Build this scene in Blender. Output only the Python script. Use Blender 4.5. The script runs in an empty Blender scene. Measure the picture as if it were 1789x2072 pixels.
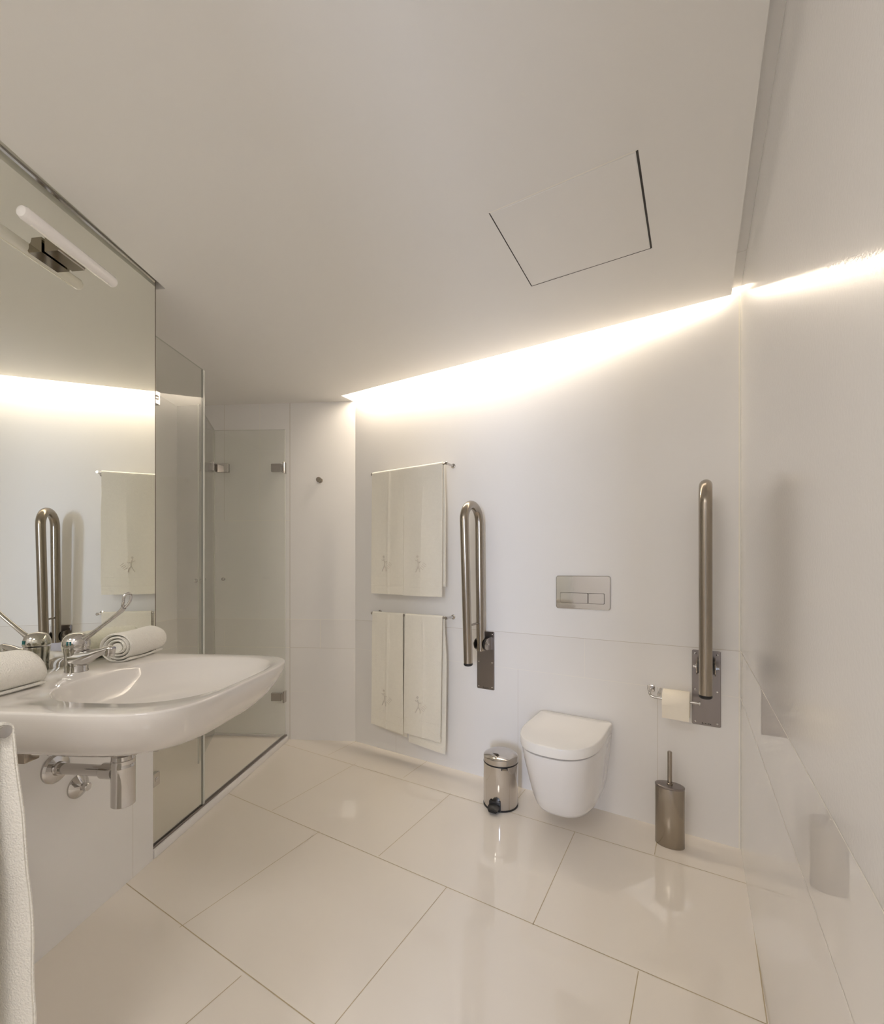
import bpy, bmesh, math, random
from math import sin, cos, pi, radians
from mathutils import Vector, Matrix, noise

# ------------------------------------------------------------------ camera, light, exposure
scene = bpy.context.scene
C = scene.collection
cam_data = bpy.data.cameras.new('camera')
cam_data.sensor_fit = 'HORIZONTAL'
cam_data.sensor_width = 36.0
cam_data.lens = 36.0 * 880.0 / 1789.0
cam_data.shift_y = 117.0 / 1789.0
cam_data.clip_start = 0.02
cam = bpy.data.objects.new('camera', cam_data)
cam.location = (0, 0, 1.2)
cam.rotation_euler = (radians(90), 0, 0)
C.objects.link(cam)
scene.camera = cam

vs = scene.view_settings
scene.display_settings.display_device = 'sRGB'
vs.view_transform = 'Standard'
vs.look = 'None'
vs.exposure = 0.05
vs.gamma = 1.0
vs.use_curve_mapping = False
scene.cycles.max_bounces = 14
scene.cycles.diffuse_bounces = 8
scene.cycles.glossy_bounces = 6
scene.cycles.transparent_max_bounces = 16
scene.cycles.caustics_reflective = True
scene.cycles.blur_glossy = 0.0
scene.cycles.sample_clamp_indirect = 6.0

world = bpy.data.worlds.new('world')
world.use_nodes = True
world.node_tree.nodes['Background'].inputs[0].default_value = (0.8, 0.85, 1.0, 1)
world.node_tree.nodes['Background'].inputs[1].default_value = 0.7
scene.world = world

def area(name, loc, direction, sx, sy, power, col, spread=180):
    d = bpy.data.lights.new(name, 'AREA')
    d.shape = 'RECTANGLE'; d.size = sx; d.size_y = sy
    d.energy = power; d.color = col; d.spread = radians(spread)
    o = bpy.data.objects.new(name, d); C.objects.link(o)
    o.location = loc
    o.rotation_euler = Vector(direction).to_track_quat('-Z', 'Y').to_euler()
    return o

# plan of the room ------------------------------------------------- frames: (along, out from wall, height)
def frame(x0, y0, ang, side):
    d = Vector((sin(radians(ang)), cos(radians(ang)), 0))
    n = Vector((cos(radians(ang)), -sin(radians(ang)), 0)) * side
    def f(a, o=0.0, z=0.0):
        return Vector((x0, y0, z)) + d * a + n * o
    f.d = d; f.n = n
    return f
B = frame(-0.607, 3.045, 121.86, 1)     # back wall, runs right and nearer
R = frame(1.286, 1.872, 210.3, 1)       # right wall, runs back towards the camera
S = frame(-1.196, 1.80, 5.3, 1)         # left wall with basin; a<0 towards camera
H = frame(-0.607, 3.045, -86.0, -1)     # wall with the robe hook, runs left into the shower
assert B.n.y < 0 and R.n.x < 0 and S.n.x > 0 and H.n.y < 0
CZ = 2.38
BW = 2.225   # back wall length

# cove light above the back wall, daylight from the doorway behind the camera, an added fill lamp behind the camera
p = B(1.13, 0.06, 2.50)
cove = area('cove_light', p, (B.n.x*-0.10, B.n.y*-0.10, -1), 2.10, 0.05, 18.0, (1.0, 0.87, 0.70))
cove.rotation_euler = Matrix((B.d, Vector((0,0,-1)).cross(-B.d).normalized(), Vector((0,0,1)))).transposed().to_euler()
area('window_daylight', (-1.15, -3.2, 1.45), (0.32, 1, -0.02), 0.45, 1.1, 112.0, (0.64, 0.75, 1.0))
area('added_entry_fill', (-0.80, -0.35, 2.36), (0, 0, -1), 0.5, 0.5, 14.0, (1.0, 0.955, 0.92))  # unseen overhead fill, added to lift the general brightness

# ------------------------------------------------------------------ materials
def mat(name, col, rough=0.5, metal=0.0, bump=None, spec=0.5, coat=0.0, sheen=0.0, var=None, aniso=None):
    m = bpy.data.materials.new(name); m.use_nodes = True
    nt = m.node_tree; b = nt.nodes['Principled BSDF']
    b.inputs['Base Color'].default_value = (*col, 1)
    b.inputs['Roughness'].default_value = rough
    b.inputs['Metallic'].default_value = metal
    b.inputs['Specular IOR Level'].default_value = spec
    if coat:
        b.inputs['Coat Weight'].default_value = coat; b.inputs['Coat Roughness'].default_value = 0.03
    if sheen:
        b.inputs['Sheen Weight'].default_value = sheen; b.inputs['Sheen Roughness'].default_value = 0.5
    tc = nt.nodes.new('ShaderNodeTexCoord')
    if bump:
        sc, st, dist = bump[:3]
        n = nt.nodes.new('ShaderNodeTexNoise'); n.inputs['Scale'].default_value = sc
        n.inputs['Detail'].default_value = 3
        mp = nt.nodes.new('ShaderNodeMapping')
        if len(bump) > 3: mp.inputs['Scale'].default_value = bump[3]
        nt.links.new(tc.outputs['Object'], mp.inputs[0]); nt.links.new(mp.outputs[0], n.inputs['Vector'])
        bp = nt.nodes.new('ShaderNodeBump'); bp.inputs['Strength'].default_value = st
        bp.inputs['Distance'].default_value = dist
        nt.links.new(n.outputs['Fac'], bp.inputs['Height']); nt.links.new(bp.outputs[0], b.inputs['Normal'])
    if var:
        sc, amt = var[:2]
        n = nt.nodes.new('ShaderNodeTexNoise'); n.inputs['Scale'].default_value = sc; n.inputs['Detail'].default_value = 4
        mp = nt.nodes.new('ShaderNodeMapping')
        if len(var) > 2: mp.inputs['Scale'].default_value = var[2]
        nt.links.new(tc.outputs['Object'], mp.inputs[0]); nt.links.new(mp.outputs[0], n.inputs['Vector'])
        r = nt.nodes.new('ShaderNodeMapRange')
        r.inputs['To Min'].default_value = 1 - amt; r.inputs['To Max'].default_value = 1 + amt
        nt.links.new(n.outputs['Fac'], r.inputs['Value'])
        mx = nt.nodes.new('ShaderNodeVectorMath'); mx.operation = 'SCALE'
        mx.inputs[0].default_value = col
        nt.links.new(r.outputs[0], mx.inputs['Scale']); nt.links.new(mx.outputs[0], b.inputs['Base Color'])
    return m

M = {}
M['ceiling'] = mat('ceiling_paint', (0.80, 0.785, 0.76), 0.65, bump=(60, 0.05, 0.002), var=(3, 0.01))
M['paint'] = mat('satin_wall_coating', (0.82, 0.81, 0.80), 0.42, bump=(90, 0.10, 0.002), var=(2, 0.012))
M['gloss'] = mat('gloss_wall_coating', (0.80, 0.79, 0.78), 0.11, bump=(150, 0.12, 0.0015), spec=0.6, var=(2, 0.01))
M['tile'] = mat('gloss_wall_tile', (0.84, 0.825, 0.81), 0.002, spec=0.55, var=(2, 0.012))
M['floor'] = mat('cream_floor_tile', (0.80, 0.745, 0.67), 0.004, spec=1.0, var=(2.5, 0.015))
M['grout'] = mat('floor_grout', (0.46, 0.38, 0.25), 0.8, var=(30, 0.25))
M['wgrout'] = mat('wall_grout', (0.60, 0.56, 0.50), 0.6, var=(30, 0.1))
M['lgrout'] = mat('pale_grout', (0.88, 0.85, 0.78), 0.5, var=(30, 0.05))
M['ceramic'] = mat('white_ceramic', (0.80, 0.785, 0.775), 0.02, coat=0.3, var=(4, 0.005))
M['basin'] = mat('cream_white_ceramic', (0.70, 0.67, 0.635), 0.01, coat=0.4, var=(4, 0.005))
M['plastic'] = mat('white_seat_plastic', (0.88, 0.86, 0.83), 0.14, var=(4, 0.005))
M['chrome'] = mat('chrome', (0.58, 0.56, 0.54), 0.06, 1.0, var=(5, 0.01))
M['steel'] = mat('brushed_steel', (0.37, 0.325, 0.27), 0.23, 1.0, var=(12, 0.06, (1, 1, 0.05)), bump=(300, 0.05, 0.0005, (1, 1, 0.02)))
M['platesteel'] = mat('plate_steel', (0.28, 0.25, 0.235), 0.30, 1.0, var=(20, 0.08, (1, 1, 0.1)))
M['polish'] = mat('polished_bin_steel', (0.62, 0.59, 0.56), 0.09, 1.0, var=(20, 0.05, (1, 1, 0.03)))
M['black'] = mat('black_plastic', (0.012, 0.011, 0.011), 0.35, var=(20, 0.1))
M['dark'] = mat('dark_joint', (0.05, 0.045, 0.04), 0.8, var=(20, 0.1))
M['terry'] = mat('white_terry', (0.87, 0.845, 0.78), 0.95, bump=(260, 0.9, 0.004), sheen=0.25, var=(120, 0.05), spec=0.1)
M['piqu'] = mat('white_cotton_towel', (0.92, 0.885, 0.79), 0.95, bump=(240, 0.7, 0.003, (1, 1, 1.6)), sheen=0.2, var=(60, 0.03), spec=0.1)
M['emboss'] = mat('embossed_thread', (0.76, 0.71, 0.63), 0.8, var=(80, 0.05))
M['paper'] = mat('toilet_paper', (0.90, 0.84, 0.73), 0.95, bump=(200, 0.3, 0.001), var=(50, 0.02), spec=0.1)
M['smoke'] = mat('smoked_chrome', (0.34, 0.30, 0.24), 0.08, 1.0, var=(5, 0.02))
M['mirror'] = mat('mirror_silver', (0.86, 0.865, 0.80), 0.0, 1.0, var=(1, 0.002))
M['teal'] = mat('teal_mark', (0.02, 0.16, 0.17), 0.4, var=(20, 0.05))
M['cord'] = mat('dark_edge', (0.16, 0.13, 0.10), 0.35, 0.6, var=(20, 0.1))

def glass_mat(name, tint, refl=1.45):
    m = bpy.data.materials.new(name); m.use_nodes = True
    nt = m.node_tree
    for n in list(nt.nodes): nt.nodes.remove(n)
    out = nt.nodes.new('ShaderNodeOutputMaterial'); mx = nt.nodes.new('ShaderNodeMixShader')
    tr = nt.nodes.new('ShaderNodeBsdfTransparent'); gl = nt.nodes.new('ShaderNodeBsdfGlossy')
    lw = nt.nodes.new('ShaderNodeLayerWeight'); lw.inputs['Blend'].default_value = 0.5
    pw = nt.nodes.new('ShaderNodeMath'); pw.operation = 'POWER'; pw.inputs[1].default_value = 4.0
    fr = nt.nodes.new('ShaderNodeMapRange'); fr.inputs['To Min'].default_value = 0.035; fr.inputs['To Max'].default_value = 0.9
    nt.links.new(lw.outputs['Facing'], pw.inputs[0]); nt.links.new(pw.outputs[0], fr.inputs['Value'])
    tc = nt.nodes.new('ShaderNodeTexCoord'); nz = nt.nodes.new('ShaderNodeTexNoise'); nz.inputs['Scale'].default_value = 3
    vr = nt.nodes.new('ShaderNodeMapRange'); vr.inputs['To Min'].default_value = 0.985; vr.inputs['To Max'].default_value = 1.0
    vm = nt.nodes.new('ShaderNodeVectorMath'); vm.operation = 'SCALE'; vm.inputs[0].default_value = tint
    nt.links.new(tc.outputs['Object'], nz.inputs['Vector']); nt.links.new(nz.outputs['Fac'], vr.inputs['Value'])
    nt.links.new(vr.outputs[0], vm.inputs['Scale']); nt.links.new(vm.outputs[0], tr.inputs['Color'])
    gl.inputs['Roughness'].default_value = 0.0
    nt.links.new(fr.outputs[0], mx.inputs[0]); nt.links.new(tr.outputs[0], mx.inputs[1])
    nt.links.new(gl.outputs[0], mx.inputs[2]); nt.links.new(mx.outputs[0], out.inputs['Surface'])
    return m
M['glass'] = glass_mat('shower_glass', (0.982, 0.986, 0.972))
M['glassedge'] = mat('glass_edge', (0.62, 0.63, 0.58), 0.15, var=(5, 0.03))
M['tube'] = mat('frosted_tube', (0.93, 0.90, 0.88), 0.18, var=(8, 0.01))
M['tube'].node_tree.nodes['Principled BSDF'].inputs['Transmission Weight'].default_value = 0.08

# ------------------------------------------------------------------ mesh helpers (all in world coordinates)
def bm_new(): return bmesh.new()

def prism(bm, poly, z0, z1, mi=0):
    lo = [bm.verts.new((x, y, z0)) for x, y in poly]; hi = [bm.verts.new((x, y, z1)) for x, y in poly]
    n = len(poly); fs = [bm.faces.new(lo[::-1]), bm.faces.new(hi)]
    for i in range(n): fs.append(bm.faces.new((lo[i], lo[(i+1) % n], hi[(i+1) % n], hi[i])))
    for f in fs: f.material_index = mi
    return fs

def loft(bm, rings, cap0=True, cap1=True, closed=True):
    vr = [[bm.verts.new(p) for p in r] for r in rings]
    n = len(vr[0])
    for a, b in zip(vr, vr[1:]):
        for i in range(n if closed else n-1):
            j = (i+1) % n
            bm.faces.new((a[i], a[j], b[j], b[i]))
    if closed and cap0: bm.faces.new(vr[0][::-1])
    if closed and cap1: bm.faces.new(vr[-1])
    return vr

def tube(bm, path, r, seg=16, cap=True, flat=None):
    path = [Vector(p) for p in path]; n = len(path)
    rs = r if isinstance(r, (list, tuple)) else [r]*n
    tang = [(path[min(i+1, n-1)] - path[max(i-1, 0)]).normalized() for i in range(n)]
    t0 = tang[0]; up = Vector((0, 0, 1)) if abs(t0.z) < 0.9 else Vector((1, 0, 0))
    u = (up - t0*up.dot(t0)).normalized(); rings = []
    for i in range(n):
        t = tang[i]; u = (u - t*u.dot(t)).normalized(); v = t.cross(u)
        fl = flat[i] if flat else 1.0
        rings.append([path[i] + (u*cos(2*pi*k/seg)*fl + v*sin(2*pi*k/seg))*rs[i] for k in range(seg)])
    loft(bm, rings, cap, cap)

def lathe(bm, origin, axis, prof, seg=32, cap0=True, cap1=True):
    axis = Vector(axis).normalized(); up = Vector((0, 0, 1)) if abs(axis.z) < 0.9 else Vector((1, 0, 0))
    u = (up - axis*up.dot(axis)).normalized(); v = axis.cross(u); o = Vector(origin)
    rings = [[o + axis*h + (u*cos(2*pi*k/seg) + v*sin(2*pi*k/seg))*max(r, 1e-5) for k in range(seg)] for r, h in prof]
    loft(bm, rings, cap0, cap1)

def slab(bm, F, a0, a1, o0, o1, z0, z1, bev=0.0, seg=2):
    vs_ = {}
    for i, a in enumerate((a0, a1)):
        for j, o in enumerate((o0, o1)):
            for k, z in enumerate((z0, z1)):
                vs_[i, j, k] = bm.verts.new(F(a, o, z))
    q = [((0,0,0),(0,0,1),(0,1,1),(0,1,0)), ((1,0,0),(1,1,0),(1,1,1),(1,0,1)), ((0,0,0),(1,0,0),(1,0,1),(0,0,1)),
         ((0,1,0),(0,1,1),(1,1,1),(1,1,0)), ((0,0,0),(0,1,0),(1,1,0),(1,0,0)), ((0,0,1),(1,0,1),(1,1,1),(0,1,1))]
    fs = [bm.faces.new([vs_[k] for k in f]) for f in q]
    if bev:
        es = list({e for f in fs for e in f.edges})
        bmesh.ops.bevel(bm, geom=es, offset=bev, segments=seg, profile=0.5, affect='EDGES', clamp_overlap=True)
    return fs

def roundrect(F, a0, a1, z0, z1, r, o, n=6):
    pts = []
    for cx, cz, s in ((a1-r, z1-r, 0), (a0+r, z1-r, 1), (a0+r, z0+r, 2), (a1-r, z0+r, 3)):
        for k in range(n+1):
            t = (s + k/n)*pi/2
            pts.append(F(cx + r*cos(t), o, cz + r*sin(t)))
    return pts

def rplate(bm, F, a0, a1, z0, z1, o0, o1, r, e=0.003):
    loft(bm, [roundrect(F, a0, a1, z0, z1, r, o0), roundrect(F, a0, a1, z0, z1, r, o1-e),
              roundrect(F, a0+e*.3, a1-e*.3, z0+e*.3, z1-e*.3, r, o1-e*.3),
              roundrect(F, a0+e, a1-e, z0+e, z1-e, max(r-e*.5, .001), o1)])

def wpos(o):
    p_ = Vector((0, 0, 0))
    while o: p_ += o.location; o = o.parent
    return p_

def obj(name, bm, m, parent=None, origin=None, sharp=35, smooth=True):
    mats = m if isinstance(m, (list, tuple)) else [m]
    if parent is not None: off = wpos(parent); loc = Vector((0, 0, 0))
    else:
        if origin is None:
            xs = [v.co for v in bm.verts]
            origin = Vector((sum(v.x for v in xs)/len(xs), sum(v.y for v in xs)/len(xs), min(v.z for v in xs)))
        off = Vector(origin); loc = off
    for v in bm.verts: v.co -= off
    bmesh.ops.recalc_face_normals(bm, faces=bm.faces)
    me = bpy.data.meshes.new(name); bm.to_mesh(me); bm.free()
    for k in mats: me.materials.append(k)
    if smooth:
        me.polygons.foreach_set('use_smooth', [True]*len(me.polygons))
        me.set_sharp_from_angle(angle=radians(sharp))
    o = bpy.data.objects.new(name, me); C.objects.link(o)
    o.parent = parent; o.location = loc
    return o

def thing(name, label, cat, loc, group=None):
    o = bpy.data.objects.new(name, None); C.objects.link(o)
    o.empty_display_size = 0.05; o.location = loc
    o['label'] = label; o['category'] = cat
    if group: o['group'] = group
    return o

def tag(o, label, cat, group=None):
    o['label'] = label; o['category'] = cat
    if group: o['group'] = group
    return o

def struct(name, bm, m, label=None, cat=None, **k):
    o = obj(name, bm, m, origin=(0, 0, 0), sharp=20, **k); o['kind'] = 'structure'
    if label: o['label'] = label
    if cat: o['category'] = cat
    return o

def strip(bm, p0, p1, n, w, mi, lift=0.0004):
    """thin joint line lying on a surface with normal n"""
    p0 = Vector(p0); p1 = Vector(p1); n = Vector(n).normalized()
    s = (p1-p0).normalized().cross(n)*w/2
    f = bm.faces.new([bm.verts.new(q + n*lift) for q in (p0-s, p1-s, p1+s, p0+s)])
    f.material_index = mi

XY = lambda v: (v.x, v.y)

# ------------------------------------------------------------------ floor
bm = bm_new()
prism(bm, [(-2.05, -1.1), (-2.05, 3.35), (1.6, 3.35), (1.6, -1.1)], -0.05, 0.0)
av = Vector((sin(radians(-59.4)), cos(radians(-59.4)), 0)); an = Vector((cos(radians(-59.4)), -sin(radians(-59.4)), 0))
bv = Vector((sin(radians(31)), cos(radians(31)), 0)); up = Vector((0, 0, 1))
for off in (-0.39, 0.215, 0.817, 1.425, 2.024):
    strip(bm, an*off + av*-2.4, an*off + av*3.0, up, 0.0030, 1)
for p0, p1 in (((-0.738, 2.816), (-0.600, 3.045)), ((-0.222, 2.512), (-0.092, 2.732)), ((0.33, 2.17), (0.455, 2.375)), ((0.895, 1.832), (1.01, 2.02)),
               ((-0.847, 2.168), (-0.535, 2.690)), ((-0.266, 1.822), (0.046, 2.331)), ((0.307, 1.470), (0.609, 1.992)), ((0.86, 1.15), (1.17, 1.665)),
               ((-0.881, 1.459), (-0.562, 1.994)), ((-0.300, 1.120), (0.018, 1.645)), ((0.272, 0.78), (0.587, 1.300)),
               ((-0.91, 0.765), (-0.593, 1.286)), ((-0.33, 0.42), (-0.01, 0.94))):
    strip(bm, (*p0, 0), (*p1, 0), up, 0.0026, 1)
struct('floor', bm, [M['floor'], M['grout']], smooth=False)

# ------------------------------------------------------------------ walls
TZ = 2.75
def wall(name, F, a0, a1, thick, split, mats, lines=(), z1=TZ, a_out0=0, a_out1=0):
    bm = bm_new()
    for z_lo, z_hi, mi in ((0, split, 1), (split, z1, 0)):
        if z_hi - z_lo < 1e-4: continue
        for f in slab(bm, F, a0, a1, -thick, 0, z_lo, z_hi): f.material_index = mi
    for (x0, y0, x1, y1, w, mi) in lines:
        strip(bm, F(x0, 0, y0), F(x1, 0, y1), F.n, w, mi)
    return struct(name, bm, mats, smooth=False)

G = [M['paint'], M['tile'], M['wgrout'], M['lgrout']]
wall('wall_back', B, -0.12, BW+0.1, 0.12, 0.85, G, [
    (0, 0.85, BW, 0.85, 0.0022, 2), (0, 0.65, BW, 0.65, 0.0015, 3),
    (1.57, 0.65, 1.57, 0.85, 0.0015, 3), (0.36, 0.0, 0.36, 0.65, 0.0015, 2), (1.21, 0.0, 1.21, 0.65, 0.0015, 2), (1.905, 0.0, 1.905, 0.65, 0.0018, 2),
    (0.96, 0.65, 0.96, 0.85, 0.0015, 3), (BW-0.003, 0, BW-0.003, 2.38, 0.005, 3)])
wall('wall_right', R, -0.12, 3.6, 0.12, 0.85, [M['gloss'], M['tile'], M['wgrout'], M['lgrout']], [
    (0, 0.85, 3.4, 0.85, 0.0026, 3), (0, 0.65, 3.4, 0.65, 0.0022, 3), (0.006, 0, 0.006, 2.38, 0.004, 3)])
wall('wall_hook', H, 0.0, 1.45, 0.12, 0.85, [M['paint'], M['tile'], M['wgrout'], M['lgrout']], [
    (0, 0.85, 1.3, 0.85, 0.0022, 3), (0, 0.65, 0.47, 0.65, 0.0018, 2), (0.47, 0.65, 1.3, 0.65, 0.003, 3), (0.25, 0.65, 0.25, 0.85, 0.003, 3),
    (0.20, 0.34, 0.47, 0.34, 0.0012, 3), (0.47, 0.0, 0.47, CZ, 0.004, 2),
    (0.69, 1.55, 0.69, CZ, 0.003, 3), (0.47, 1.55, 1.3, 1.55, 0.003, 3), (0.69, 0.85, 0.69, 1.55, 0.002, 3), (0.95, 0.65, 0.95, 0.85, 0.002, 3), (0.95, 1.55, 0.95, CZ, 0.002, 2)])
SL = frame(-1.91, 3.30, 180.0, -1)      # left wall of the shower
assert SL.n.x > 0
wall('wall_shower_left', SL, 0.0, 1.55, 0.12, 0.85, G, [(0, 0.85, 1.5, 0.85, 0.002, 3), (0, 1.55, 1.5, 1.55, 0.002, 3), (0, 0.65, 1.5, 0.65, 0.002, 3), (0.7, 0, 0.7, CZ, 0.002, 3)])
bm = bm_new()
pl = [XY(S(0, 0)), XY(S(-2.85, 0)), XY(S(-2.85, -0.12)), (-2.03, 1.50), (-2.03, 1.80 + 0.0729)]
for z0, z1, mi in ((0, TZ, 0),): prism(bm, pl, z0, z1, mi)
strip(bm, S(-0.105, 0, 0), S(-0.105, 0, 0.86), S.n, 0.0014, 1)
struct('wall_left', bm, [M['paint'], M['wgrout']], smooth=False)
# end wall behind the camera, with the doorway the daylight comes through
FW = frame(-1.75, -0.86, 90, -1)
assert FW.n.y > 0
bm = bm_new()
slab(bm, FW, 0, 1.07, -0.1, 0, 0, TZ); slab(bm, FW, 1.07, 1.75, -0.1, 0, 2.08, TZ)
struct('wall_front', bm, M['paint'], smooth=False)

# ------------------------------------------------------------------ ceiling: slab stopping short of the walls, gaps and cove above it
bm = bm_new()
g = 0.032
cpoly = [XY(H(0, 0.0)), (-0.682, 2.948), XY(B(BW-g, 0.048)), XY(R(3.35, g)), (-0.2, -0.95), (-1.75, -0.95), XY(S(-2.75, g)), XY(S(0.02, g)), XY(S(0.02, -0.2)), (-2.0, 1.86), (-2.0, 3.2), (-1.3, 3.2)]
cpoly = [XY(H(0, -0.02)), (-0.682, 2.948), XY(B(BW-g, 0.026)), XY(R(3.2, g)), (-0.42, -0.95), (-1.39, -0.95), XY(S(0.03, g)), XY(S(0.03, -0.2)), (-2.0, 1.84), (-2.0, 3.25), (-0.75, 3.25)]
prism(bm, cpoly, CZ, CZ+0.03, 0)
cor = [Vector(((px-894.5)*1.18/(1153-py), 880*1.18/(1153-py), CZ)) for px, py in ((990, 431), (1289, 304), (1318, 502), (1076, 579))]
for i in range(4):
    strip(bm, cor[i], cor[(i+1) % 4], (0, 0, -1), (0.0040, 0.0065, 0.0030, 0.0036)[i], (2, 1, 1, 1)[i], 0.0003)
struct('ceiling', bm, [M['ceiling'], M['dark'], M['lgrout']], smooth=False)
bm = bm_new(); slab(bm, frame(0, 0, 0, 1), -1.2, 3.5, -2.2, 1.9, 2.62, 2.70)
struct('ceiling_upper', bm, M['ceiling'], smooth=False)
bm = bm_new(); slab(bm, B, -0.3, BW+0.05, 0.22, 0.26, CZ+0.03, 2.62)     # inner wall of the cove
prism(bm, [(-0.9, 2.93), (-0.69, 2.93), (-0.60, 3.06), (-0.60, 3.2), (-0.9, 3.2)], CZ+0.03, 2.62)
struct('trim_1', bm, M['ceiling'], smooth=False)
bm = bm_new(); slab(bm, R, 0.02, 3.3, -0.0, g+0.03, CZ+0.031, CZ+0.05)
struct('trim_2', bm, M['ceiling'], smooth=False)
bm = bm_new(); slab(bm, S, -2.8, 0.035, -0.0, g+0.03, CZ+0.031, CZ+0.05)
struct('trim_3', bm, M['ceiling'], smooth=False)
bm = bm_new()
cc = sum(cor, Vector((0, 0, 0)))/4
pp = [c + (cc-c).normalized()*0.0085 for c in cor]
prism(bm, [XY(q) for q in pp], CZ-0.0010, CZ-0.0001)
tag(obj('ceiling_access_hatch', bm, M['ceiling'], smooth=False), 'flush square access hatch outlined by a thin joint in the ceiling', 'ceiling hatch')

# ------------------------------------------------------------------ mirror, its edge and the lamp on it
SM = frame(S(-0.95, 0.001).x, S(-0.95, 0.001).y, 5.9, 1)
t = thing('wall_mirror', 'tall wide frameless mirror above the washbasin', 'mirror', S(-0.9, 0, 0.86))
bm = bm_new(); slab(bm, SM, -1.2, 0.942, -0.004, 0.004, 0.862, CZ+0.028)
obj('mirror_pane', bm, M['mirror'], t, smooth=False)
bm = bm_new(); slab(bm, S, -0.0078, -0.004, 0.001, 0.0150, 0.862, CZ+0.028)
obj('mirror_edge', bm, M['cord'], t, smooth=False)['label'] = 'dark polished edge of the mirror'
bm = bm_new(); slab(bm, SM, -1.2, 0.944, -0.004, 0.009, CZ+0.004, CZ+0.012)
obj('mirror_channel', bm, M['chrome'], t, smooth=False)['label'] = 'thin metal channel along the top of the mirror'

t = thing('mirror_lamp', 'unlit frosted tube lamp on a chrome bracket clipped to the mirror', 'lamp', S(-0.415, 0.008, 2.18))
bm = bm_new()
prof = [(0.0155, 2.180), (0.060, 2.180), (0.066, 2.192), (0.066, 2.200), (0.054, 2.212), (0.050, 2.226), (0.0155, 2.226)]
loft(bm, [[S(a, o, z) for o, z in prof] for a in (-0.462, -0.460, -0.374, -0.372)])
obj('bracket', bm, M['smoke'], t, sharp=25)
bm = bm_new()
L0, L1, rr = -0.588, -0.275, 0.019
ps = [(rr*.35, L0-.001), (rr*.8, L0+.003), (rr, L0+.010), (rr, L1-.010), (rr*.8, L1-.003), (rr*.35, L1+.001)]
tube(bm, [S(a, 0.078, 2.200) for _, a in ps], [r for r, _ in ps], 24)
obj('tube_shade', bm, M['tube'], t)
bm = bm_new(); tube(bm, [S(L0+.03, 0.078, 2.200-rr), S(L1-.03, 0.078, 2.200-rr)], 0.0022, 8)
obj('seam_line', bm, M['lgrout'], t)

# ------------------------------------------------------------------ shower
GL = frame(S(0, -0.014).x, S(0, -0.014).y, 5.2, 1)   # line of the glass
gend = 1.258
t = thing('shower_tray', 'cream shower floor with a raised white kerb along its edge', 'shower tray', (-1.5, 2.5, 0))
bm = bm_new(); prism(bm, [XY(GL(0.01, -0.02)), XY(GL(gend+.01, -0.02)), (-1.905, 3.125), (-1.905, 1.885)], 0.0, 0.020)
obj('tray_floor', bm, M['floor'], t, smooth=False)
bm = bm_new(); slab(bm, GL, 0.004, gend, -0.028, 0.018, 0.0, 0.036, 0.004)
obj('kerb', bm, M['ceramic'], t)
bm = bm_new(); slab(bm, GL, 0.004, gend, -0.010, 0.008, 0.036, 0.046, 0.001); 
obj('track', bm, M['platesteel'], t)['label'] = 'metal track on the kerb'

def pane(bm, F, a0, a1, z0, z1, th=0.008):
    fs = slab(bm, F, a0, a1, -th/2, th/2, z0, z1)
    for f in fs:
        f.material_index = 0
    for i in (0, 1, 4, 5): fs[i].material_index = 1
def clamp(bm, F, a0, a1, z0, z1, o=0.014):
    slab(bm, F, a0, a1, -o, o, z0, z1, 0.0015, 1)

t = thing('shower_screen', 'fixed clear glass shower panel standing at the end of the mirror', 'shower screen', GL(0.17, 0, 0.046))
bm = bm_new(); pane(bm, GL, 0.008, 0.338, 0.046, 2.185)
obj('glass_panel', bm, [M['glass'], M['glassedge']], t, smooth=False)
bm = bm_new(); slab(bm, GL, 0.338, 0.350, -0.006, 0.006, 0.046, 2.185, 0.001, 1)
obj('edge_seal', bm, M['glassedge'], t)
for z in (0.295, 1.895):
    bm = bm_new(); clamp(bm, GL, 0.004, 0.040, z, z+0.055)
    c = obj('clamp', bm, M['chrome'], t)
    bm = bm_new(); lathe(bm, GL(0.022, 0.014, z+0.0275), GL.n, [(0.010, 0), (0.010, 0.0015), (0.008, 0.0022)], 24)
    obj('clamp_screw', bm, M['chrome'], c)

# folded door: pane next to the wall, and second pane hinged on it
A0 = Vector((-1.093, 3.040, 0)); A1 = Vector((-1.603, 3.062, 0)); E1 = Vector((-1.443, 2.575, 0))
angA = math.degrees(math.atan2((A1-A0).x, (A1-A0).y)); angB = math.degrees(math.atan2((E1-A1).x, (E1-A1).y))
FA = frame(A0.x, A0.y, angA, -1); LA = (A1-A0).length
FB = frame(A1.x, A1.y, angB, -1); LB = (E1-A1).length
t = thing('folding_shower_door', 'two leaf folding glass shower door folded open against the back tiles', 'shower door', A1)
bm = bm_new(); pane(bm, FA, 0.004, LA-0.003, 0.052, 2.18)
leafA = obj('glass_leaf', bm, [M['glass'], M['glassedge']], t, smooth=False)
bm = bm_new(); pane(bm, FB, 0.018, LB, 0.052, 2.18)
leafB = obj('glass_leaf', bm, [M['glass'], M['glassedge']], t, smooth=False)
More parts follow.
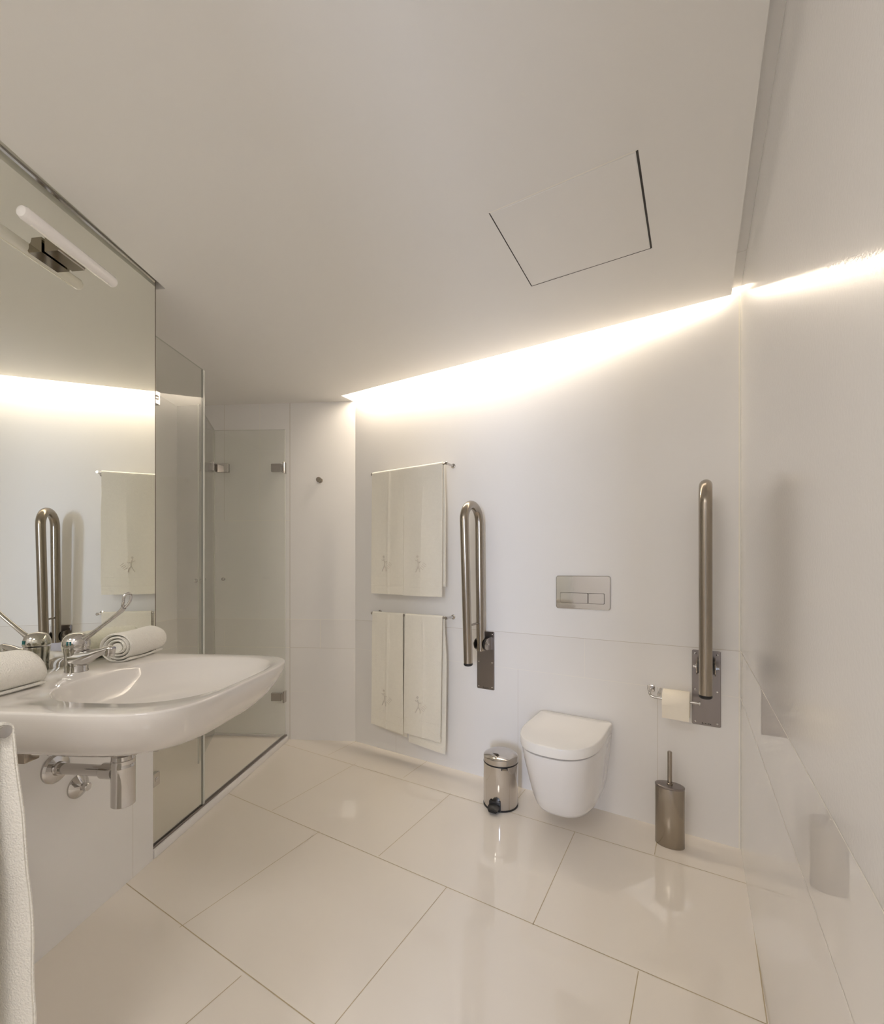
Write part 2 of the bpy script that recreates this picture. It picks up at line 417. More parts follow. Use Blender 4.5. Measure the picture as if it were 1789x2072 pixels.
for z in (0.285, 1.885):
    bm = bm_new(); clamp(bm, FA, 0.030, 0.100, z, z+0.055, 0.012); slab(bm, FA, 0.014, 0.031, -0.009, 0.009, z+.006, z+.049, 0.001, 1)
    slab(bm, FA, 0.002, 0.014, -0.020, 0.020, z-.012, z+.067, 0.0015, 1)
    obj('wall_hinge', bm, M['chrome'], t)
    bm = bm_new(); clamp(bm, FA, LA-0.105, LA-0.012, z, z+0.06, 0.012); tube(bm, [FA(LA+.002, 0.014, z+.004), FA(LA+.002, 0.014, z+.056)], 0.007, 12)
    clamp(bm, FB, 0.03, 0.085, z, z+0.06, 0.012)
    obj('leaf_hinge', bm, M['chrome'], t)
for F, a, o in ((FB, LB-0.035, 1), (FB, LB-0.035, -1), (FA, LA-0.075, 1)):
    bm = bm_new(); lathe(bm, F(a, o*0.004, 1.135), F.n*o, [(0.007, 0), (0.006, 0.006), (0.010, 0.010), (0.012, 0.016), (0.011, 0.022), (0.006, 0.024)], 20)
    obj('knob', bm, M['chrome'], t)

# robe hook
t = thing('robe_hook', 'small round metal hook on the wall beside the shower', 'hook', H(0.262, 0, 1.83))
bm = bm_new(); lathe(bm, H(0.250, 0, 1.828), H.n, [(0.017, 0), (0.017, 0.004), (0.014, 0.006)], 24); obj('rosette', bm, M['steel'], t)
bm = bm_new(); lathe(bm, H(0.250, 0.005, 1.828), H.n, [(0.008, 0), (0.007, 0.022), (0.017, 0.026), (0.0185, 0.031), (0.017, 0.036)], 24); obj('peg', bm, M['steel'], t)

# ------------------------------------------------------------------ washbasin
def selli(F, cs, cd, a, b, z, nf, nb, N=128, ns=None):
    pts = []
    for k in range(N):
        th = 2*pi*k/N; c, s_ = cos(th), sin(th)
        n = nf if s_ > 0 else nb
        x = math.copysign(abs(c)**(2/n), c)*a; y = math.copysign(abs(s_)**(2/n), s_)*b
        pts.append(F(cs+x, cd+y, z(cs+x, cd+y) if callable(z) else z))
    return pts
SZ = 0.880
sc_, dc_ = -0.458, 0.342
t = thing('washbasin', 'wide white wall mounted ceramic washbasin below the mirror', 'washbasin', S(sc_, 0, 0.72))
bm = bm_new()
A_, B_ = 0.342, 0.342
def ring(ins, z, nf=4.7, nb=9, back=0.0, fr=0.0):
    # ins: inset at sides, front ; back edge stays on the wall
    b = B_ - ins/2 - fr/2
    return selli(S, sc_, b + 0.001, A_ - ins, b, z, nf, nb)
bas = lambda k, z, nf=3.0, nb=2.5: selli(S, -0.437, 0.420 - (1-k)*0.03, 0.282*k, 0.243*k, z, nf, nb)
rings = [ring(0.19, 0.730, 3.2), ring(0.14, 0.732, 3.2), ring(0.095, 0.742, 3.4), ring(0.058, 0.764, 3.7), ring(0.030, 0.797, 4.1), ring(0.012, 0.832, 4.5), ring(0.003, 0.858),
         ring(0.0, 0.8745), ring(0.0006, 0.878), ring(0.003, 0.8797), ring(0.006, SZ), ring(0.014, SZ)]
bb = [bas(1.0, SZ-0.0005), bas(0.985, SZ-0.003), bas(0.96, SZ-0.012), bas(0.91, SZ-0.035), bas(0.82, SZ-0.065), bas(0.68, SZ-0.088), bas(0.50, SZ-0.100), bas(0.25, SZ-0.107), bas(0.05, SZ-0.109)]
loft(bm, rings + bb)
obj('basin', bm, M['basin'], t, sharp=60)
bm = bm_new(); lathe(bm, S(-0.437, 0.392, SZ-0.1085), (0, 0, 1), [(0.030, 0), (0.030, 0.003), (0.024, 0.005), (0.010, 0.006)], 32)
obj('drain', bm, M['chrome'], t)

t = thing('bottle_trap', 'chrome bottle trap and waste pipe hanging under the washbasin', 'drain trap', S(-0.44, 0.26, 0.47))
tc = S(-0.428, 0.246)
bm = bm_new(); lathe(bm, (tc.x, tc.y, 0.472), (0, 0, 1), [(0.030, 0), (0.032, 0.002), (0.032, 0.118), (0.0325, 0.119), (0.0325, 0.121), (0.032, 0.122), (0.032, 0.138), (0.0325, 0.139), (0.0325, 0.141), (0.031, 0.143), (0.031, 0.155), (0.018, 0.158), (0.018, 0.260)], 40)
obj('trap_body', bm, M['chrome'], t, sharp=30)
pw = S(-0.416, 0.0, 0.568); pb = Vector((tc.x, tc.y, 0.573)); dv = (pb-pw)
bm = bm_new(); lathe(bm, pw, dv, [(0.017, 0.0), (0.017, dv.length-.03)], 32)
obj('waste_pipe', bm, M['chrome'], t)
bm = bm_new(); lathe(bm, pw, dv, [(0.021, dv.length-.072), (0.024, dv.length-.068), (0.024, dv.length-.026)], 32)
obj('pipe_nut', bm, M['chrome'], t)
bm = bm_new(); lathe(bm, pw, S.n, [(0.046, 0), (0.046, 0.006), (0.040, 0.011), (0.022, 0.014), (0.020, 0.024)], 40)
obj('wall_rosette', bm, M['chrome'], t, sharp=30)

t = thing('supply_valve', 'round chrome wall valve cover below the waste pipe', 'valve', S(-0.338, 0, 0.47))
bm = bm_new(); lathe(bm, S(-0.338, 0, 0.472), S.n, [(0.038, 0), (0.038, 0.006), (0.034, 0.010), (0.016, 0.020), (0.013, 0.022)], 40); obj('rosette', bm, M['chrome'], t, sharp=30)
bm = bm_new(); lathe(bm, S(-0.338, 0.018, 0.472), S.n, [(0.010, 0), (0.010, 0.010), (0.013, 0.011), (0.013, 0.022), (0.011, 0.024)], 24); obj('spindle', bm, M['chrome'], t, sharp=30)
t = thing('angle_valve', 'dark metal valve on the wall half hidden behind the near towel', 'valve', S(-0.535, 0, 0.655))
bm = bm_new(); lathe(bm, S(-0.54, 0, 0.665), S.n, [(0.022, 0), (0.022, 0.005), (0.012, 0.008), (0.012, 0.05)], 24); obj('stub', bm, M['chrome'], t)
bm = bm_new(); slab(bm, S, -0.565, -0.52, 0.03, 0.065, 0.648, 0.684, 0.004); obj('valve_body', bm, M['steel'], t)

# faucet -----------------------------------------------------------
fs_, fd_ = -0.420, 0.080
t = thing('basin_faucet', 'chrome basin mixer tap with a long looped lever on the washbasin', 'faucet', S(fs_, fd_, SZ))
fc = S(fs_, fd_, SZ)
bm = bm_new(); lathe(bm, fc, (0, 0, 1), [(0.031, 0), (0.031, 0.003), (0.0295, 0.006), (0.0295, 0.030), (0.0305, 0.050), (0.0325, 0.072), (0.032, 0.076)], 40)
obj('body', bm, M['chrome'], t)
bm = bm_new()
tube(bm, [S(fs_, fd_+0.0, SZ+0.042), S(fs_, fd_+0.03, SZ+0.046), S(fs_, fd_+0.06, SZ+0.055), S(fs_, fd_+0.09, SZ+0.066), S(fs_, fd_+0.12, SZ+0.074), S(fs_, fd_+0.128, SZ+0.074)], [0.032, 0.028, 0.019, 0.014, 0.0125, 0.008], 24, flat=[1.0, 0.95, 0.8, 0.75, 0.75, 0.75])
obj('spout', bm, M['chrome'], t)
bm = bm_new(); lathe(bm, S(fs_, fd_+0.113, SZ+0.049), (0.12, 0, 1), [(0.0105, 0), (0.0125, 0.002), (0.0125, 0.010), (0.0135, 0.011), (0.0135, 0.026)], 24)
obj('aerator', bm, M['chrome'], t, sharp=30)
bm = bm_new()
lathe(bm, fc + Vector((0, 0, 0.079)), (0.06, 0, 1), [(0.034, 0), (0.0355, 0.005), (0.0345, 0.016), (0.031, 0.027), (0.024, 0.036), (0.014, 0.041), (0.003, 0.043)], 40)
cap = obj('lever_cap', bm, M['chrome'], t)
bm = bm_new()
tube(bm, [S(fs_, fd_+x, SZ+z) for x, z in ((0.020, 0.098), (0.045, 0.113), (0.09, 0.145), (0.135, 0.178), (0.152, 0.191), (0.162, 0.203))], [0.012, 0.0085, 0.0075, 0.008, 0.009, 0.0085], 16, flat=[1, .8, .7, .7, .7, .8])
lv = obj('lever', bm, M['chrome'], t)
bm = bm_new()
loop = [(-.000, .158, .198), (-.008, .166, .210), (-.011, .171, .222), (-.012, .173, .234), (-.009, .175, .243), (0, .177, .247), (.009, .175, .243), (.012, .173, .234), (.011, .171, .222), (.008, .166, .210), (0, .158, .198)]
tube(bm, [S(fs_+a*.55, fd_+x+a*.55, SZ+z) for a, x, z in loop], 0.0042, 10)
obj('lever_loop', bm, M['chrome'], lv)
bm = bm_new()
for k in (0, 1):
    q = -1.55 + 0.24*k
    pt = fc + Vector((cos(q)*0.0355, sin(q)*0.0355, 0.093))
    slab(bm, frame(pt.x, pt.y, math.degrees(-q), 1), -0.0016, 0.0016, -0.001, 0.001, pt.z-0.006, pt.z+0.005)
obj('temperature_mark', bm, M['teal'], cap)

# rolled towels -----------------------------------------------------
def rolled(name, label, s0, s1, d, r, ang, seed, shear=0.0, slump=1.0):
    rnd = random.Random(seed)
    F = frame(S(s0, d).x, S(s0, d).y, 5.0 + ang, 1); L = s1-s0
    o = None
    bm = bm_new()
    turns, th = 3.3, 0.0118
    n = 150
    prof = []
    r_in = r - turns*th*1.0
    for i in range(n+1):
        q = i/n*turns*2*pi
        rad = r_in + th*(q/(2*pi))
        prof.append((q, rad))
    tail = prof[-1][0]
    def P(q, rad, a, e):
        sq = 1.0
        x = cos(q - tail - 0.9)*rad; z = sin(q - tail - 0.9)*rad*0.92
        w = noise.noise(Vector((x*16+seed, z*16, a*9)))*0.0045
        z2 = max(z, -r*0.86) if rad > r_in*1.2 else z
        aa = a + shear*(z/r) + noise.noise(Vector((q*0.7, seed, 3+a*3)))*0.004*e
        return F(aa, x*(1+w*6), SZ + 0.001 + r*0.86 + z2*slump + w)
    m_ = 26
    outer = []; inner = []
    for j in range(m_+1):
        a = L*j/m_
        e = 1.0 if j in (0, m_) else 0.0
        edge = 0.003 if j in (0, m_) else 0.0
        outer.append([bm.verts.new(P(q, rad + th*0.33 - edge, a, e)) for q, rad in prof])
        inner.append([bm.verts.new(P(q, rad - th*0.33 + edge, a, e)) for q, rad in prof])
    N = len(prof)
    for j in range(m_):
        for i in range(N-1):
            bm.faces.new((outer[j][i], outer[j][i+1], outer[j+1][i+1], outer[j+1][i]))
            bm.faces.new((inner[j][i], inner[j+1][i], inner[j+1][i+1], inner[j][i+1]))
        for e_ in (0, N-1):
            bm.faces.new((outer[j][e_], outer[j+1][e_], inner[j+1][e_], inner[j][e_]))
    for j in (0, m_):
        for i in range(N-1):
            bm.faces.new((outer[j][i], inner[j][i], inner[j][i+1], outer[j][i+1]))
    # soft core so that the middle of the roll is closed
    core = [[F(L*j/8 + (0.004 if j == 0 else -0.004 if j == 8 else 0), cos(2*pi*k/16)*r_in*0.9, SZ+0.001+r*0.86+sin(2*pi*k/16)*r_in*0.83) for k in range(16)] for j in range(9)]
    loft(bm, core)
    return tag(obj(name, bm, M['terry'], sharp=75), label, 'rolled towel', 'rolled hand towels on the washbasin')
rolled('rolled_towel', 'rolled white hand towel showing its spiral end, right of the tap', -0.290, -0.072, 0.098, 0.0575, -9, 3)
rolled('rolled_towel', 'rolled white hand towel left of the tap, cut by the photo edge', -0.84, -0.592, 0.105, 0.060, 3, 9, shear=-0.020)

# ------------------------------------------------------------------ towel rails and towels on the back wall
def wall_rail(z, a0, a1, label):
    t = thing('towel_rail', label, 'towel rail', B((a0+a1)/2, 0, z), 'chrome towel rails on the back wall')
    bm = bm_new(); tube(bm, [B(a0, 0.078, z), B(a1, 0.078, z)], 0.0058, 16); obj('bar', bm, M['chrome'], t)
    for a in (a0+0.004, a1-0.004):
        bm = bm_new(); lathe(bm, B(a, 0, z), B.n, [(0.014, 0), (0.014, 0.004), (0.007, 0.006), (0.0065, 0.072), (0.009, 0.074), (0.009, 0.086), (0.007, 0.088)], 20); obj('post', bm, M['chrome'], t)
    return t
wall_rail(1.826, 0.222, 0.800, 'upper chrome towel rail on the back wall')
wall_rail(0.916, 0.222, 0.800, 'lower chrome towel rail on the back wall')

def hanging(label, a0, a1, zt, zf, zb, seed, ridge, flare=(0, 0), lean=(0, 0), hem=0.07, group=None, drop=0.0, back_shift=0.010, k_ridge=0.006):
    """towel folded over a rail: front layer to zf, back layer to zb"""
    rz = 0.0085
    def wav(a, z, sgn):
        u = (a-a0)/(a1-a0); h = min(1, (zt-z)/0.35)
        w = 0.0035*sin(u*7+seed*2.1)*h + 0.006*noise.noise(Vector((u*3.1+seed*7, z*1.3, sgn)))*h + 0.0015*noise.noise(Vector((u*9+seed*3, z*11, sgn)))
        rc = ridge + 0.008*sin(z*3+seed)
        w += k_ridge*math.exp(-((a-rc)/0.009)**2)*min(1, (zt-z)/0.05)
        return w
    def edge(u, z):
        h = (zt-z)
        lo = a0 + flare[0]*h; hi = a1 + flare[1]*h
        return lo + (hi-lo)*u
    def front(u, z, lift=0.0):
        a = edge(u, z)
        return B(a, 0.078 + rz + 0.004 + wav(a, z, 1) + 0.006*(zt-z) + lift, z)
    def back(u, z):
        a = edge(u, z) + back_shift*min(1, (zt-z)*4)
        return B(a, 0.078 - rz - 0.004 - 0.3*wav(a, z, -1), z)
    nu, nf, nb = 44, 72, 40
    th = 0.0042
    rows = []
    for j in range(nb+1):
        rows.append(('b', zb + (zt-zb)*j/nb))
    for k in range(1, 8): rows.append(('t', k/8*pi))
    for j in range(nf+1):
        rows.append(('f', zt - (zt-zf)*j/nf))
    pts = []
    for kind, v in rows:
        r_ = []
        for i in range(nu+1):
            u = i/nu
            if kind == 'b':
                z = v + ((lean[1]*(u-.5)) if v == zb else 0)
                r_.append(back(u, v + lean[1]*(u-.5)*((zt-v)/(zt-zb))))
            elif kind == 'f':
                r_.append(front(u, v + lean[0]*(u-.5)*((zt-v)/(zt-zf))))
            else:
                r_.append(B(edge(u, zt), 0.078 - cos(v)*(rz+0.004), zt + sin(v)*(rz+0.002)))
        pts.append(r_)
    bm = bm_new()
    V = [[bm.verts.new(p_) for p_ in r_] for r_ in pts]
    for r0, r1 in zip(V, V[1:]):
        for i in range(nu): bm.faces.new((r0[i], r0[i+1], r1[i+1], r1[i]))
    bmesh.ops.recalc_face_normals(bm, faces=bm.faces)
    bmesh.ops.solidify(bm, geom=bm.faces[:], thickness=th)
    base = B((a0+a1)/2, 0.078, min(zf, zb))
    t = tag(obj('bath_towel', bm, M['piqu'], origin=base, sharp=60), label, 'towel', group)
    # woven hem lines and the woven running figure
    bm = bm_new()
    for hz in (hem, hem*2.0):
        P_ = [front(u/20, zf + hz + lean[0]*(u/20-.5), 0.0035) for u in range(0, 21)]
        tube(bm, P_, 0.0011, 6)
    obj('hem_line', bm, M['piqu'], t)
    bm = bm_new()
    cu = 0.42; cz = zf + 0.18
    def E(x, z, l=0.0046): return front(cu + 1.25*x/(a1-a0), cz + 1.15*z, l)
    strokes = [[(-.004, .040), (0.001, .020), (0.0, .002)], [(-.018, .034), (-.006, .030), (.010, .022), (.016, .026)],
               [(0.0, .002), (-.008, -.014), (-.016, -.030)], [(0.0, .002), (.010, -.012), (.012, -.030)]]
    for s_ in strokes: tube(bm, [E(x, z) for x, z in s_], 0.0026, 8)
    hd = [E(-.005 + .004*cos(q*pi/4), .052 + .005*sin(q*pi/4)) for q in range(9)]
    tube(bm, hd, 0.0024, 8)
    for k in range(4):
        tube(bm, [E(.014+.006*k, -.004+.008*k, .0042), E(.030+.006*k, -.018+.008*k, .0042)], 0.0016, 6)
    obj('woven_figure', bm, M['emboss'], t)['label'] = 'small woven running figure'
    return t
g1 = 'white towels on the upper rail'; g2 = 'white towels on the lower rail'
hanging('left white towel on the upper rail, with a sharp vertical crease', 0.232, 0.4905, 1.828, 1.045, 1.075, 1, 0.375, group=g1, lean=(-.004, 0), hem=0.055, back_shift=-0.002)
hanging('right white towel on the upper rail, flush beside the creased one', 0.491, 0.772, 1.828, 1.040, 1.100, 2, 0.63, group=g1, hem=0.055, k_ridge=0.0025)
hanging('left white towel on the lower rail, nearest the shower', 0.234, 0.482, 0.918, 0.185, 0.165, 4, 0.36, group=g2, flare=(-0.008, 0.012), lean=(-0.02, -0.03), hem=0.05)
hanging('right white towel on the lower rail, its back layer hanging lowest', 0.500, 0.772, 0.918, 0.185, 0.115, 6, 0.63, group=g2, flare=(-0.01, -0.015), lean=(-0.01, -0.02), hem=0.05, back_shift=0.02, k_ridge=0.003)

# ------------------------------------------------------------------ foreground towel on its rail
tz = 0.890; bs = -0.93
t = thing('towel_rail', 'single chrome towel rail arm at the bottom left corner of the photo', 'towel rail', S(bs, 0, tz))
bm = bm_new(); tube(bm, [S(bs, 0.004, tz), S(bs, 0.449, tz)], 0.0118, 24); obj('bar', bm, M['chrome'], t)
bm = bm_new(); lathe(bm, S(bs, 0, tz), S.n, [(0.026, 0), (0.026, 0.006), (0.014, 0.010)], 24); obj('rosette', bm, M['chrome'], t)
bm = bm_new()
rows = []
zb1, zb2 = 0.22, 0.16
def fgt(kind, v, u):
    if kind == 'f':   # layer nearer the camera
        z = v; h = tz - z
        hi = 0.432 + 0.004*sin(z*14) + 0.006*h
        a = bs - 0.0175 - 0.006*noise.noise(Vector((u*4, z*3, 1))) - 0.012*min(1, h*3)
    elif kind == 'b':
        z = v; h = tz - z
        hi = 0.450 + 0.030*min(1, h/0.55)**0.8 + 0.003*noise.noise(Vector((z*9, 1, 2)))
        a = bs + 0.0175 + 0.008*noise.noise(Vector((u*4, z*3, 5))) + 0.014*min(1, h*3)
    else:
        z = tz + sin(v)*0.0175; hi = 0.436 + 0.014*(v/pi)
        a = bs - cos(v)*0.0175
    return S(a, 0.10 + (hi-0.10)*u, z)
for j in range(51): rows.append(('f', zb1 + (tz-zb1)*j/50))
for k in range(1, 10): rows.append(('t', k/10*pi))
for j in range(51): rows.append(('b', tz - (tz-zb2)*j/50))
V = [[bm.verts.new(fgt(k_, v, i/24)) for i in range(25)] for k_, v in rows]
for r0, r1 in zip(V, V[1:]):
    for i in range(24): bm.faces.new((r0[i], r0[i+1], r1[i+1], r1[i]))
bmesh.ops.recalc_face_normals(bm, faces=bm.faces)
bmesh.ops.solidify(bm, geom=bm.faces[:], thickness=0.0075)
bmesh.ops.bevel(bm, geom=[e for e in bm.edges if e.calc_face_angle(0) > 1.0], offset=0.0025, segments=2, affect='EDGES')
tag(obj('bath_towel', bm, M['terry'], sharp=80), 'thick white towel hanging in the bottom left corner in front of the washbasin', 'towel')

# ------------------------------------------------------------------ grab rails
def copy_tree(o, parent=None):
    c = o.copy(); C.objects.link(c); c.parent = parent
    for ch in list(o.children): copy_tree(ch, c)
    return c
rc = 1.013
t = thing('folding_grab_rail', 'steel folding grab rail beside the hanging towels', 'grab rail', B(rc, 0, 0.51), 'folded up steel grab rails')
bm = bm_new(); rplate(bm, B, rc-0.055, rc+0.055, 0.512, 0.846, 0.0005, 0.005, 0.006, 0.0015)
pl_ = obj('wall_plate', bm, M['platesteel'], t, sharp=10)
for a in (-0.042, 0.042):
    for z in (0.527, 0.668, 0.830):
        bm = bm_new(); lathe(bm, B(rc+a, 0.005, z), B.n, [(0.0045, 0), (0.004, 0.002), (0.0015, 0.003)], 16)
        obj('screw', bm, M['chrome'], pl_)
bm = bm_new()
for k, (w, h) in enumerate(((.004, .006), (.003, .004), (.004, .005), (.003, .003), (.004, .006), (.005, .004))):
    slab(bm, B, rc-0.016+k*.006, rc-0.016+k*.006+w, 0.005, 0.0054, 0.519, 0.519+h)
obj('maker_mark', bm, M['dark'], pl_)
path = []
for z in (0.700, 0.80, 0.95, 1.10, 1.25, 1.40, 1.465): path.append((0.214+0.044*(z-0.7)/0.775, z))
c0 = (0.258+0.084)/2; rad = (0.258-0.084)/2
for k in range(1, 16): path.append((c0 + cos(k/16*pi)*rad, 1.465 + sin(k/16*pi)*rad))
for z in (1.465, 1.40, 1.25, 1.10, 0.95, 0.80, 0.745): path.append((0.066+0.018*(z-0.745)/0.73, z))
bm = bm_new(); tube(bm, [B(rc, o, z) for o, z in path], 0.0238, 32)
obj('rail_tube', bm, M['steel'], t)
bm = bm_new(); tube(bm, [B(rc, 0.214, 0.701), B(rc, 0.2138, 0.692), B(rc, 0.2136, 0.687)], [0.0243, 0.0243, 0.020], 32)
obj('end_cap', bm, M['black'], t)
bm = bm_new(); tube(bm, [B(rc, 0.070, 0.902), B(rc, 0.214, 0.902)], 0.0055, 12); obj('brace', bm, M['steel'], t)
for sg in (-1, 1):
    bm = bm_new()
    F2 = lambda a, o, z: B(rc + a, o, z)
    pr = [(0.004, 0.745), (0.004, 0.815), (0.055, 0.812), (0.075, 0.800), (0.086, 0.780), (0.080, 0.760), (0.062, 0.748)]
    loft(bm, [[B(rc+sg*(0.032), o, z) for o, z in pr], [B(rc+sg*(0.036), o, z) for o, z in pr]])
    obj('hinge_ear', bm, M['steel'], t, smooth=False)
    bm = bm_new(); lathe(bm, B(rc+sg*0.0265, 0.062, 0.782), B.d*sg, [(0.028, 0), (0.028, 0.0055)], 28); obj('washer', bm, M['black'], t)
    bm = bm_new(); lathe(bm, B(rc+sg*0.036, 0.062, 0.782), B.d*sg, [(0.011, 0), (0.011, 0.004), (0.007, 0.005), (0.007, 0.012), (0.004, 0.014)], 6 if sg > 0 else 16); obj('bolt', bm, M['chrome'], t)
c = copy_tree(t); c.location = B(2.100, 0, 0.505)
c['label'] = 'steel folding grab rail near the right corner, above the toilet brush'

# ------------------------------------------------------------------ flush plate
t = thing('flush_plate', 'polished metal dual flush plate on the wall above the toilet', 'flush plate', B(1.56, 0, 1.0))
bm = bm_new(); rplate(bm, B, 1.425, 1.698, 0.999, 1.170, 0.0005, 0.011, 0.012, 0.004); obj('plate', bm, M['chrome'], t, sharp=10)
for a0, a1 in ((1.450, 1.589), (1.592, 1.668)):
    bm = bm_new(); rplate(bm, B, a0-0.0015, a1+0.0015, 1.0285, 1.0825, 0.0105, 0.0113, 0.004, 0.0003); fr = obj('button_frame', bm, M['dark'], t)
    bm = bm_new(); rplate(bm, B, a0, a1, 1.030, 1.081, 0.011, 0.0145, 0.004, 0.001); obj('button', bm, M['chrome'], t, sharp=10)

# ------------------------------------------------------------------ toilet
tcn = 1.532
def dshape(w, L, z, o0=0.0, st=0.42, n=28, nexp=2.6, cr=0.02):
    """D shaped outline: back edge on the wall, straight sides, rounded front"""
    pts = []; hw = w/2; ys = o0 + (L-o0)*st
    for k in range(4): # back right corner rounding
        q = k/3*pi/2; pts.append(B(tcn+hw-cr+cr*sin(q), o0+cr-cr*cos(q), z))
    for k in range(2*n+1):
        q = k/(2*n)*pi
        c, s_ = cos(q), sin(q)
        x = math.copysign(abs(c)**(2/nexp), c)*hw; y = ys + (L-ys)*abs(s_)**(2/nexp)
        pts.append(B(tcn+x, y, z))
    for k in range(4):
        q = k/3*pi/2; pts.append(B(tcn-hw+cr-cr*cos(q), o0+cr-cr*sin(q), z))
    return pts
t = thing('wall_hung_toilet', 'white wall hung toilet with its lid closed', 'toilet', B(tcn, 0.2, 0.09))
bm = bm_new()
o0 = 0.002
R_ = []
for w, L, z, st in ((0.20, 0.31, 0.099, .3), (0.245, 0.342, 0.102, .3), (0.266, 0.358, 0.110, .32), (0.279, 0.373, 0.127, .33), (0.296, 0.396, 0.17, .35), (0.311, 0.420, 0.23, .37), (0.325, 0.444, 0.29, .38),
                (0.337, 0.462, 0.34, .40), (0.344, 0.471, 0.375, .41), (0.347, 0.475, 0.395, .42), (0.346, 0.475, 0.404, .42), (0.330, 0.460, 0.407, .42)):
    R_.append(dshape(w, L, z, o0, st, cr=0.012))
loft(bm, R_)
obj('bowl', bm, M['ceramic'], t, sharp=50)
bm = bm_new(); loft(bm, [dshape(0.330, 0.462, 0.4068, 0.05), dshape(0.330, 0.462, 0.4125, 0.05)]); obj('seat_gap', bm, M['dark'], t)
bm = bm_new()
loft(bm, [dshape(0.346, 0.474, 0.412, 0.030), dshape(0.356, 0.482, 0.4145, 0.028), dshape(0.358, 0.484, 0.420, 0.027), dshape(0.358, 0.484, 0.451, 0.027), dshape(0.356, 0.482, 0.4555, 0.028), dshape(0.348, 0.474, 0.4578, 0.032), dshape(0.2, 0.33, 0.4585, 0.08), dshape(0.06, 0.22, 0.4585, 0.14)])
obj('lid', bm, M['plastic'], t, sharp=50)

# ------------------------------------------------------------------ toilet paper
t = thing('paper_holder', 'chrome toilet paper holder on the wall left of the right grab rail', 'paper holder', B(1.9, 0, 0.6))
ph = 0.620
bm = bm_new(); rplate(bm, B, 1.862, 1.894, ph+0.006, ph+0.038, 0.0005, 0.008, 0.008, 0.002); obj('mount', bm, M['chrome'], t, sharp=10)
bm = bm_new(); tube(bm, [B(1.878, 0.007, ph+0.020), B(1.878, 0.060, ph+0.018), B(1.880, 0.071, ph+0.012), B(1.886, 0.075, ph+0.004), B(1.900, 0.075, ph), B(1.95, 0.075, ph), B(2.075, 0.075, ph)], 0.0058, 14); obj('arm', bm, M['chrome'], t)
bm = bm_new(); lathe(bm, B(2.073, 0.075, ph), B.d, [(0.006, 0), (0.009, 0.001), (0.009, 0.006), (0.006, 0.008)], 18); obj('end_stop', bm, M['chrome'], t)
bm = bm_new(); tube(bm, [B(1.918, 0.075, ph+0.014), B(1.918, 0.03, ph+0.024), B(1.918, 0.004, ph+0.024)], 0.006, 12); obj('rear_post', bm, M['chrome'], t)
bm = bm_new()
lathe(bm, B(1.934, 0.075, ph-0.012), B.d, [(0.019, 0.0), (0.055, 0.0), (0.0565, 0.002), (0.0565, 0.104), (0.055, 0.106), (0.019, 0.106), (0.019, 0.0)], 48, False, False)
rl = tag(obj('toilet_roll', bm, M['paper'], sharp=50), 'white toilet roll on the chrome holder', 'toilet roll')
bm = bm_new()
loft(bm, [[B(a, o, z) for a, z in ((1.935, ph-0.012), (2.039, ph-0.012), (2.039, ph-0.072), (1.99, ph-0.070), (1.935, ph-0.069))] for o in (0.1313, 0.1322)])
obj('loose_sheet', bm, M['paper'], rl, smooth=False)

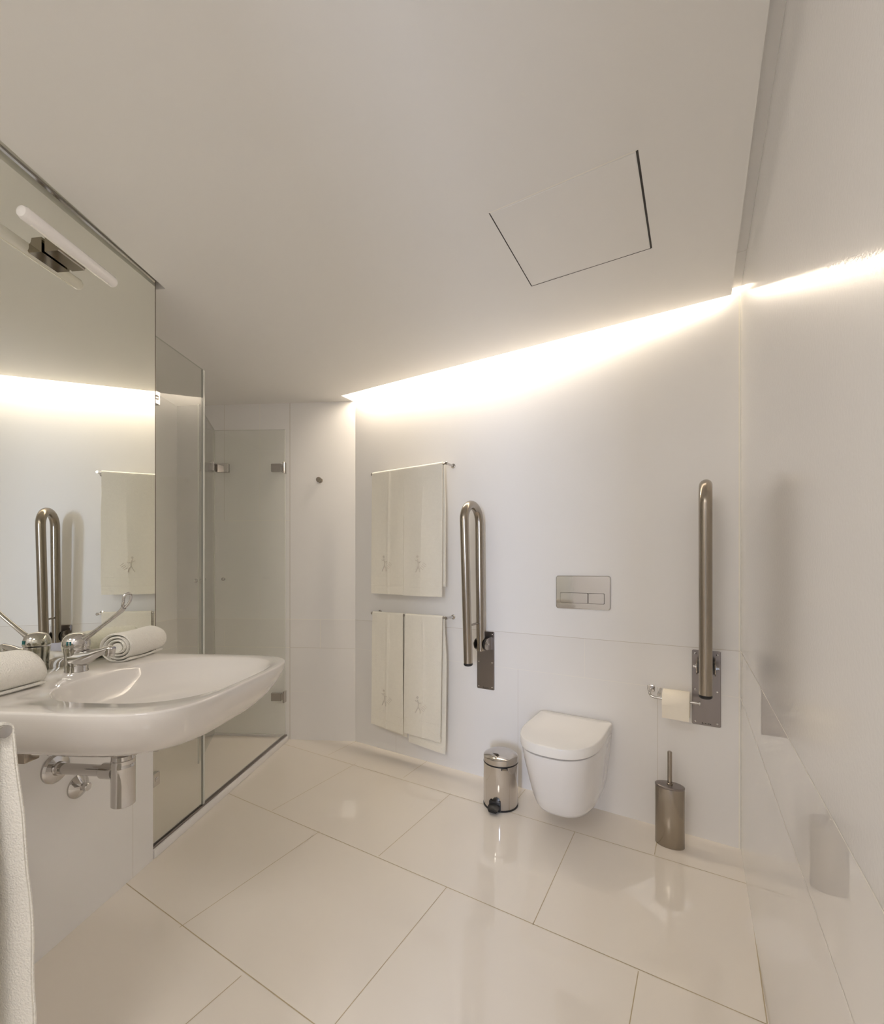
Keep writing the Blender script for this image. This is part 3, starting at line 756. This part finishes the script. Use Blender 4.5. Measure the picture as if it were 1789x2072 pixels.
# ------------------------------------------------------------------ pedal bin
bx, by, br = 0.302, 2.235, 0.088
t = thing('pedal_bin', 'small round steel pedal bin standing left of the toilet', 'bin', (bx, by, 0))
bc = Vector((bx, by, 0))
bm = bm_new(); lathe(bm, bc, (0, 0, 1), [(br-.002, 0.0), (br+.001, 0.001), (br+.001, 0.008), (br-.001, 0.009)], 56); obj('base_ring', bm, M['black'], t)
bm = bm_new(); lathe(bm, bc, (0, 0, 1), [(br-.001, 0.0085), (br, 0.010), (br, 0.218), (br-.002, 0.220)], 56); obj('body', bm, M['polish'], t)
bm = bm_new(); lathe(bm, bc, (0, 0, 1), [(br-.003, 0.2195), (br+.0005, 0.220), (br+.0005, 0.224), (br-.003, 0.225)], 56); obj('collar', bm, M['black'], t)
bm = bm_new(); lathe(bm, bc, (0, 0, 1), [(br-.002, 0.2245), (br, 0.226), (br, 0.250), (br-.003, 0.254), (br-.010, 0.258), (br*.75, 0.266), (br*.5, 0.271), (br*.25, 0.2735), (0.002, 0.274)], 56)
obj('lid', bm, M['polish'], t)
fq = frame(bx, by, 207, 1); ft = lambda a, o, z: fq(a, o, z)
bm = bm_new()
slab(bm, fq, br-.006, br+0.004, -0.030, 0.030, 0.004, 0.052, 0.003)
loft(bm, [[fq(a, o*w, z+zz) for o, zz in ((-.024, 0), (.024, 0), (.026, .007), (0, .014), (-.026, .007))] for a, z, w in ((br-.004, .030, 1.0), (br+.016, .026, 1.15), (br+.034, .018, 1.0), (br+.040, .014, .7))])
tube(bm, [fq(br-.002, 0, 0.014), fq(br+.016, 0, 0.008)], 0.008, 12)
obj('pedal', bm, M['black'], t)
fq2 = frame(bx, by, 176, 1)
bm = bm_new(); slab(bm, fq2, br-.001, br+0.0025, -0.016, 0.016, 0.208, 0.220, 0.001, 1); obj('latch', bm, M['black'], t)
bm = bm_new(); slab(bm, fq2, br+.0025, br+0.0030, -0.012, 0.012, 0.2105, 0.2155); obj('name_plate', bm, M['steel'], t)

# ------------------------------------------------------------------ toilet brush
q0 = Vector((0.995, 1.900, 0))
t = thing('toilet_brush_holder', 'oval brushed steel toilet brush holder in the right corner', 'toilet brush', q0)
def ell(a, b, z, n=56): return [q0 + B.d*cos(2*pi*k/n)*a + B.n*sin(2*pi*k/n)*b + Vector((0, 0, z)) for k in range(n)]
bm = bm_new(); loft(bm, [ell(.056, .035, 0), ell(.0575, .0365, .002), ell(.0575, .0365, .250), ell(.0568, .0358, .252)]); obj('holder', bm, M['steel'], t, sharp=40)
bm = bm_new(); loft(bm, [ell(.0575, .0365, .2525), ell(.0585, .0373, .254), ell(.0585, .0373, .260), ell(.056, .035, .262)]); obj('lid', bm, M['platesteel'], t, sharp=40)
bm = bm_new(); lathe(bm, q0, (0, 0, 1), [(.012, .262), (.012, .268), (.0092, .270), (.0092, .404), (.0075, .407)], 24); obj('handle', bm, M['steel'], t)
